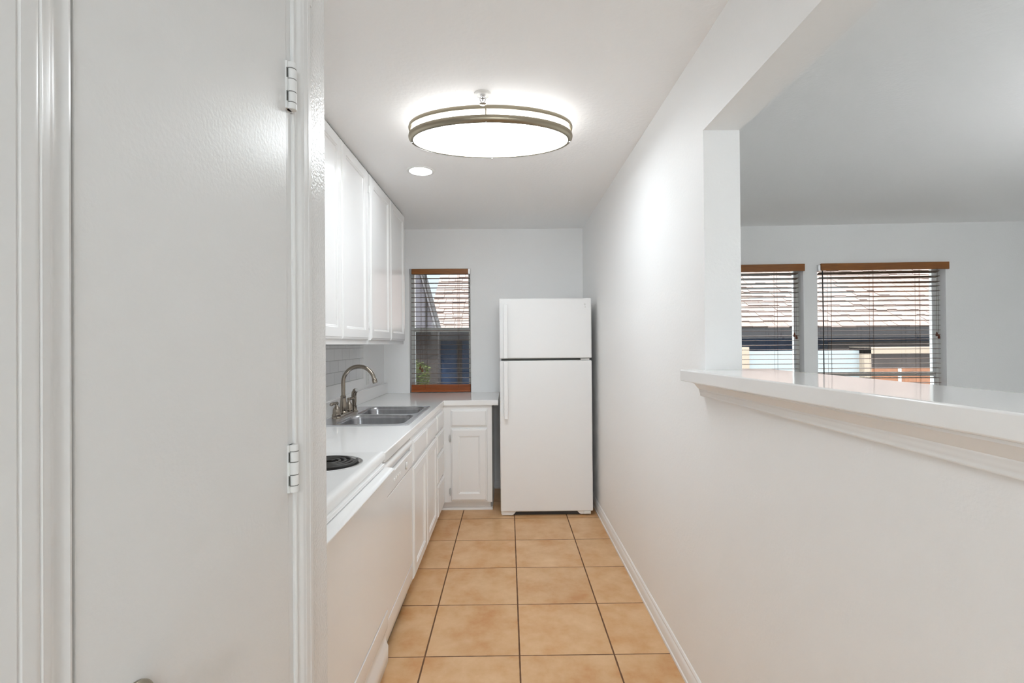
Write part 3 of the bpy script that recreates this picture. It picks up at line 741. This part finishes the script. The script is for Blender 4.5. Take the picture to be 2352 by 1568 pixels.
# ------------------------------------------------------------------ wooden blinds
def blind(label, x0, x1, z0, z1, ys, frame, valance, slatm, pitch, tilt, cords, wand_x=None, tassel_x=None, vx=None, bottom=True, first=0.060, tassel_z=1.14, railm=None, group='wooden slat blinds'):
    t = thing('wooden_blind', label, 'blind', ((x0 + x1) / 2, ys, z0), group, frame)
    vx = vx or (x0, x1)
    y0v, y1v = valance
    MB().box(vx[0], vx[1], y0v, y1v, z1 - 0.066 if frame is LR else z1 - 0.047, z1).build('valance', M['wood'], t, bevel=0.003, smooth=0)
    MB().box(x0 + 0.004, x1 - 0.004, y1v + 0.001, ys + 0.026, z1 - 0.046, z1 - 0.003).build('head_rail', M['slat'], t, smooth=0)
    mb = MB()
    zb = z0 + (0.075 if bottom else 0.012)
    z = z1 - first - pitch * 0.55; k = 0
    while z > zb + 0.01:
        sag = random.uniform(-0.0012, 0.0012)
        tl = tilt(z) if callable(tilt) else tilt
        m = Matrix.Translation((0, ys, z)) @ Matrix.Rotation(tl + random.uniform(-0.01, 0.01), 4, 'X') @ Matrix.Rotation(sag, 4, 'Y')
        mb.box(x0 + 0.006, x1 - 0.006, -0.025, 0.025, -0.0014, 0.0014, m)
        z -= pitch
    mb.build('slats', slatm, t, smooth=0)
    if bottom:
        mb = MB().box(x0 + 0.003, x1 - 0.003, ys - 0.027, ys + 0.027, z0 + 0.004, z0 + 0.022)
        for k in range(6): mb.box(x0 + 0.004, x1 - 0.004, ys - 0.026, ys + 0.026, z0 + 0.0235 + k * 0.0082, z0 + 0.0305 + k * 0.0082)
        mb.build('bottom_rail', railm or M['wood_red'], t, bevel=0.0012, smooth=0)
    for cx in cords:
        mb = MB()
        for dx, dy in ((-0.0, -0.028), (0.0, 0.028), (0.014, 0.0)):
            mb.box(cx + dx - 0.0008, cx + dx + 0.0008, ys + dy - 0.0006, ys + dy + 0.0006, zb - 0.04 if bottom else zb, z1 - 0.045)
        mb.build('ladder_cord', M['cord'], t, smooth=0)
    if wand_x is not None:
        MB().tube([(wand_x, ys - 0.036, z1 - 0.06), (wand_x + 0.002, ys - 0.038, z1 - 0.5), (wand_x + 0.004, ys - 0.037, max(z0 + 0.04, z1 - 1.12))], 0.005, n=8).build('tilt_wand', M['wand'], t)
    if tassel_x is not None:
        mb = MB()
        for dx in (-0.008, 0.008):
            mb.tube([(tassel_x + dx * 0.6, ys - 0.033, z1 - 0.05), (tassel_x + dx, ys - 0.034, tassel_z + 0.02)], 0.0011, n=6)
        mb.build('pull_cords', M['cord'], t)
        for dx, dz in ((-0.009, 0.012), (0.009, -0.010)):
            MB().lathe([(0.003, 0.022), (0.006, 0.012), (0.0095, -0.004), (0.010, -0.012), (0.007, -0.017), (0.002, -0.018)], (tassel_x + dx, ys - 0.034, tassel_z + dz), n=14).build('tassel', M['tassel'], t)
    return t
kb = blind('wooden slat blind with orange brown bottom rail in the kitchen window', KX0 + 0.008, KX1 - 0.002, KZ0 + 0.002, KZ1 - 0.002, YB + 0.035, W0,
      (YB - 0.006, YB + 0.004), M['slat'], 0.0442, 0.0, (-0.770, -0.465), tassel_x=-0.806, tassel_z=1.108, vx=(KX0 + 0.022, KX1 - 0.020))
MB().box(KX0 + 0.001, KX0 + 0.022, YB - 0.008, YB + 0.055, KZ1 - 0.05, KZ1 - 0.002).build('mounting_bracket', M['chrome'], kb, bevel=0.001)
MB().box(KX1 - 0.020, KX1 - 0.001, YB - 0.008, YB + 0.055, KZ1 - 0.05, KZ1 - 0.002).build('mounting_bracket', M['chrome'], kb, bevel=0.001)
TILT = lambda z: -math.radians(max(-3.0, 16.0 * (z - 1.70) / 0.28) if z > 1.70 else max(-3.0, (z - 1.70) * 9))
b2 = blind('wooden slat blind in the living room window cut off by the pass-through jamb', W2[0] + 0.008, W2[1] - 0.030, WZ0 + 0.002, WZ1 + 0.012, 0.036, LR, (-0.022, -0.008), M['slat_grey'], 0.0440, TILT,
      (0.98, 1.66), tassel_x=W2[1] - 0.075, tassel_z=1.385, vx=(W2[0] - 0.004, W2[1] + 0.004))
b3 = blind('widest wooden slat blind with dark tilt wand, right living room window', W3[0] + 0.022, W3[1] - 0.034, WZ0 + 0.002, WZ1 + 0.012, 0.036, LR, (-0.022, -0.008), M['slat_grey'], 0.0440, TILT,
      (2.145, 2.52, 2.93), wand_x=2.064, tassel_x=W3[1] - 0.072, tassel_z=1.38, vx=(W3[0] + 0.026, W3[1] + 0.018))
MB().box(W3[0] + 0.001, W3[0] + 0.020, -0.020, 0.05, WZ1 - 0.052, WZ1 - 0.002).build('mounting_bracket', M['chrome'], b3, bevel=0.001)

# ------------------------------------------------------------------ outside: neighbour house, gable, shrub, ground
nh = thing('neighbor_house', 'neighboring house with sunlit shake roof seen through the blinds', 'house', (3.5, 9.5, -2.8))
EY, EZ, SL = 9.0, 1.60, math.radians(33)
def roof():
    mb = MB()
    ca, sa = math.cos(SL), math.sin(SL)
    XA, XB, C = -1.53, 14.0, 0.205
    for i in range(30):
        x = XA - random.uniform(0, 0.1); s0 = i * C
        while x < XB:
            w = random.uniform(0.13, 0.30); jit = random.uniform(-0.03, 0.012); th = random.uniform(0.012, 0.026)
            s = s0 + jit; e = s0 + C + 0.05
            xa, xb = max(x, XA), min(x + w - 0.006, XB)
            if xb > xa:
                pts = []
                for ss, hh in ((s, 0.004), (s, 0.004 + th + 0.012), (e, 0.010), (e, 0.0)):
                    pts.append((EY + ss * ca - hh * sa, EZ + ss * sa + hh * ca))
                mb.prism(pts, 'x', xa, xb)
            x += w
    return mb
roof().build('roof', M['shingle'], nh, smooth=0)
RL = 30 * 0.205
mb = MB().prism([(EY + 0.02, EZ - 0.01), (EY + RL * math.cos(SL), EZ - 0.01 + RL * math.sin(SL)), (EY + RL * math.cos(SL), EZ - 0.25 + RL * math.sin(SL)), (EY + 0.02, EZ - 0.13)], 'x', -1.50, 14.0)
mb.build('roof_deck', M['fascia'], nh, smooth=0)
MB().box(-1.5, 14.0, EY - 0.02, EY + 0.04, EZ - 0.20, EZ - 0.005).build('fascia', M['fascia'], nh, smooth=0)
MB().box(-1.5, 13.8, EY + 0.75, EY + 1.0, -2.8, 1.78).build('wall', M['slate_wall'], nh, smooth=0)
MB().box(-1.48, 13.8, EY + 0.04, EY + 0.76, 1.42, 1.46).build('soffit', M['brown_wall'], nh, smooth=0)
MB().box(-1.52, -1.36, EY + 0.70, EY + 0.75, -2.8, 1.42).build('corner_board', M['gable'], nh, smooth=0)
MB().box(-1.03, -0.93, EY + 0.69, EY + 0.75, -2.8, 1.42).build('corner_board', M['brown_wall'], nh, smooth=0)
# porch of the neighbour: pale parapet, cream posts and beam, brown panel, terracotta brick
po = thing('neighbor_porch', 'pale stucco and cream porch of the neighboring house under its eave', 'porch', (6.0, 8.5, -2.8))
def pxX(px, y): return (px - 1167) / 1106.0 * y
def pxZ(py, px, y): return H + (790 - 0.00785 * (px - 1167) - py) / 1106.0 * y
Y1 = 8.4
MB().box(pxX(1600, Y1), pxX(1982, Y1), Y1, Y1 + 0.2, -2.8, pxZ(806, 1850, Y1)).build('parapet', M['pale_stucco'], po, smooth=0)
MB().box(pxX(1660, Y1), pxX(1715, Y1), Y1 - 0.12, Y1 + 0.05, -2.8, pxZ(797, 1700, Y1)).build('post', M['cream'], po, smooth=0)
MB().box(pxX(1978, Y1), pxX(1994, Y1), Y1 - 0.12, Y1 + 0.25, -2.8, pxZ(797, 1980, Y1)).build('post', M['cream'], po, smooth=0)
MB().box(pxX(1978, Y1), pxX(2330, Y1), Y1 - 0.12, Y1 + 0.25, pxZ(811, 2060, Y1), pxZ(797, 2060, Y1)).build('beam', M['cream'], po, smooth=0)
MB().box(pxX(1994, Y1), pxX(2330, Y1), Y1 + 0.9, Y1 + 1.0, -2.8, pxZ(797, 2060, Y1) + 0.1).build('back_panel', M['brown_wall'], po, smooth=0)
MB().box(pxX(1994, Y1), pxX(2330, Y1), Y1 - 0.05, Y1 + 0.15, -2.8, pxZ(846, 2060, Y1)).build('brick_parapet', M['terracotta'], po, smooth=0)
x = pxX(2064, Y1); MB().box(x - 0.014, x + 0.014, Y1 - 0.09, Y1 - 0.05, -2.8, pxZ(846, 2060, Y1)).build('white_post', M['vinyl'], po, smooth=0)
# grey gable at the left of the kitchen window view
gb = thing('neighbor_gable', 'grey gable wall with slanted rake boards left in the kitchen window', 'gable', (-2.5, 7.6, -2.8))
Y2 = 7.6
def P2(px, py): return (pxX(px, Y2), pxZ(py, px, Y2))
A, B = P2(956, 590), P2(1000, 752)
MB().prism([(-4.5, B[1]), B, A, (-4.5, A[1])], 'y', Y2, Y2 + 0.3).build('wall', M['gable'], gb, smooth=0)
def rake(o0, o1, m, dy, name):
    a0, a1 = P2(956 + o0, 590), P2(956 + o1, 590); b0, b1 = P2(1000 + o0, 754), P2(1000 + o1, 754)
    MB().prism([a0, a1, b1, b0], 'y', Y2 - dy, Y2 + 0.3).build(name, m, gb, smooth=0)
rake(-1, 1.5, M['rake'], 0.05, 'rake_board'); rake(1.5, 6, M['rake_light'], 0.08, 'rake_board'); rake(6, 8.5, M['rake'], 0.11, 'rake_board')
x = P2(980, 700)[0]; MB().box(x - 0.012, x + 0.012, Y2 - 0.02, Y2, B[1], A[1]).build('downpipe', M['rake'], gb, smooth=0)
MB().box(-4.5, B[0] - 0.02, Y2 + 0.4, Y2 + 0.6, -2.8, B[1]).build('lower_wall', M['brown_wall'], gb, smooth=0)
# shrub
Y3 = 7.2
sh = thing('garden_tree', 'yellow green leafy tree low in the kitchen window', 'tree', (pxX(962, Y3), Y3, -2.8))
cx, cz = pxX(960, Y3), pxZ(862, 960, Y3)
MB().tube([(cx, Y3 + 0.1, -2.8), (cx + 0.03, Y3 + 0.1, -1.0), (cx, Y3 + 0.1, cz)], [0.07, 0.05, 0.03], n=10).build('trunk', M['bark'], sh)
mb = MB()
for i in range(900):
    a = random.uniform(0, 2 * PI); rr = random.uniform(0, 1) ** 0.5
    p = Vector((cx + math.cos(a) * rr * 0.17 - 0.02, Y3 + 0.1 + math.sin(a) * rr * 0.25, cz + random.uniform(-0.45, 0.24) * (1 - 0.4 * rr)))
    m = Matrix.Translation(p) @ Matrix.Rotation(random.uniform(0, 6.3), 4, 'Z') @ Matrix.Rotation(random.uniform(-1.0, 1.0), 4, 'X')
    l = random.uniform(0.018, 0.04)
    vs = [mb.bm.verts.new(m @ Vector(q)) for q in ((-l, 0, 0), (0, -l * 0.4, 0.004), (l, 0, 0), (0, l * 0.4, 0.004))]
    mb.face(vs)
mb.build('foliage', M['leaf'], sh, smooth=0, recalc=False)
struct(MB().box(-30, 30, 4.8, 40, -3.0, -2.8).build('ground', M['ground'], smooth=0), 'garden ground outside below the windows', 'ground')

# ------------------------------------------------------------------ added fill lamps out of the frame
def fill_globe_lamp(x, y, z, r, m, label):
    pl = thing('fill_globe', label, 'lamp', (x, y, CZ), 'added fill lights of the adjoining rooms')
    MB().lathe([(0.06, 0), (0.06, -0.02), (0.01, -0.03), (0.004, -0.035), (0.004, z + r - CZ), (0.03, z + r - CZ - 0.005), (0.03, z + r - CZ - 0.02)], (x, y, CZ), n=24).build('stem', M['plastic'], pl)
    MB().ball((x, y, z), r, 32).build('globe', m, pl)
fill_globe_lamp(0.3, -1.8, 1.78, 0.19, M['globe'], 'added globe fill light over the dining side, unseen behind the camera')  # unseen globe added to brighten the kitchen from behind
bo = thing('fill_bowl', 'added opaque bowl fill light brightening the living room ceiling, outside the view', 'lamp', (3.2, 1.3, CZ))  # unseen uplight added to lift the living room ceiling
MB().tube([(3.2, 1.3, CZ), (3.2, 1.3, 1.56)], 0.006, n=8).build('stem', M['plastic'], bo)
MB().lathe([(0.02, 1.56), (0.12, 1.57), (0.20, 1.61), (0.24, 1.67), (0.235, 1.675), (0.195, 1.615), (0.12, 1.58), (0.02, 1.572)], (3.2, 1.3, 0), n=40).build('bowl', M['plastic'], bo)
MB().lathe([(0.205, 1.640), (0.205, 1.646)], (3.2, 1.3, 0), n=40).build('fill_lens', M['bowl_fill'], bo)

# ------------------------------------------------------------------ daylight
sd = bpy.data.lights.new('sun', 'SUN'); sd.energy = 1.3; sd.angle = 0.01; sd.color = (1.0, 0.97, 0.93)
so = bpy.data.objects.new('sun', sd); COL.objects.link(so)
so.rotation_euler = Vector((0.35, 0.75, -0.95)).to_track_quat('-Z', 'Y').to_euler()
w = bpy.data.worlds.new('sky'); scene.world = w; w.use_nodes = True
bg = w.node_tree.nodes['Background']
wt = w.node_tree; tcw = wt.nodes.new('ShaderNodeTexCoord'); sp_ = wt.nodes.new('ShaderNodeSeparateXYZ')
wt.links.new(tcw.outputs['Generated'], sp_.inputs[0])
rw = wt.nodes.new('ShaderNodeValToRGB'); ew = rw.color_ramp.elements
ew[0].position = 0.0; ew[0].color = (0.40, 0.42, 0.44, 1)
ew[1].position = 1.0; ew[1].color = (4.6, 4.75, 4.9, 1)
x_ = ew.new(0.20); x_.color = (0.36, 0.41, 0.46, 1)
x_ = ew.new(0.50); x_.color = (2.6, 2.75, 2.9, 1)
wt.links.new(sp_.outputs[2], rw.inputs['Fac']); wt.links.new(rw.outputs['Color'], bg.inputs['Color'])
bg.inputs['Strength'].default_value = 0.82

# ------------------------------------------------------------------ camera
F, PCX, PCY = 1106.0, 1176.0, 784.0
vy = Vector((1167 - PCX, -(790 - PCY), -F)).normalized()
roll = math.radians(0.45)
up = Vector((-math.sin(roll), math.cos(roll), 0)); up = (up - vy * up.dot(vy)).normalized()
xr = vy.cross(up)
cd = bpy.data.cameras.new('camera'); cam = bpy.data.objects.new('camera', cd); COL.objects.link(cam)
cd.sensor_width = 36.0; cd.lens = F / 2352.0 * 36.0; cd.clip_start = 0.02; cd.clip_end = 200
cam.matrix_world = Matrix.Translation((0, 0, H)) @ Matrix((xr, vy, up)).to_4x4()
scene.camera = cam

# ------------------------------------------------------------------ view
vs = scene.view_settings
scene.display_settings.display_device = 'sRGB'
vs.view_transform = 'Standard'; vs.look = 'None'; vs.gamma = 1.0; vs.use_curve_mapping = False
vs.exposure = 1.78
scene.cycles.use_denoising = True
scene.cycles.max_bounces = 14; scene.cycles.diffuse_bounces = 9; scene.cycles.glossy_bounces = 5; scene.cycles.transparent_max_bounces = 12
scene.cycles.sample_clamp_indirect = 8.0
for o in list(COL.objects):
    if '_o' in o.keys(): del o['_o']
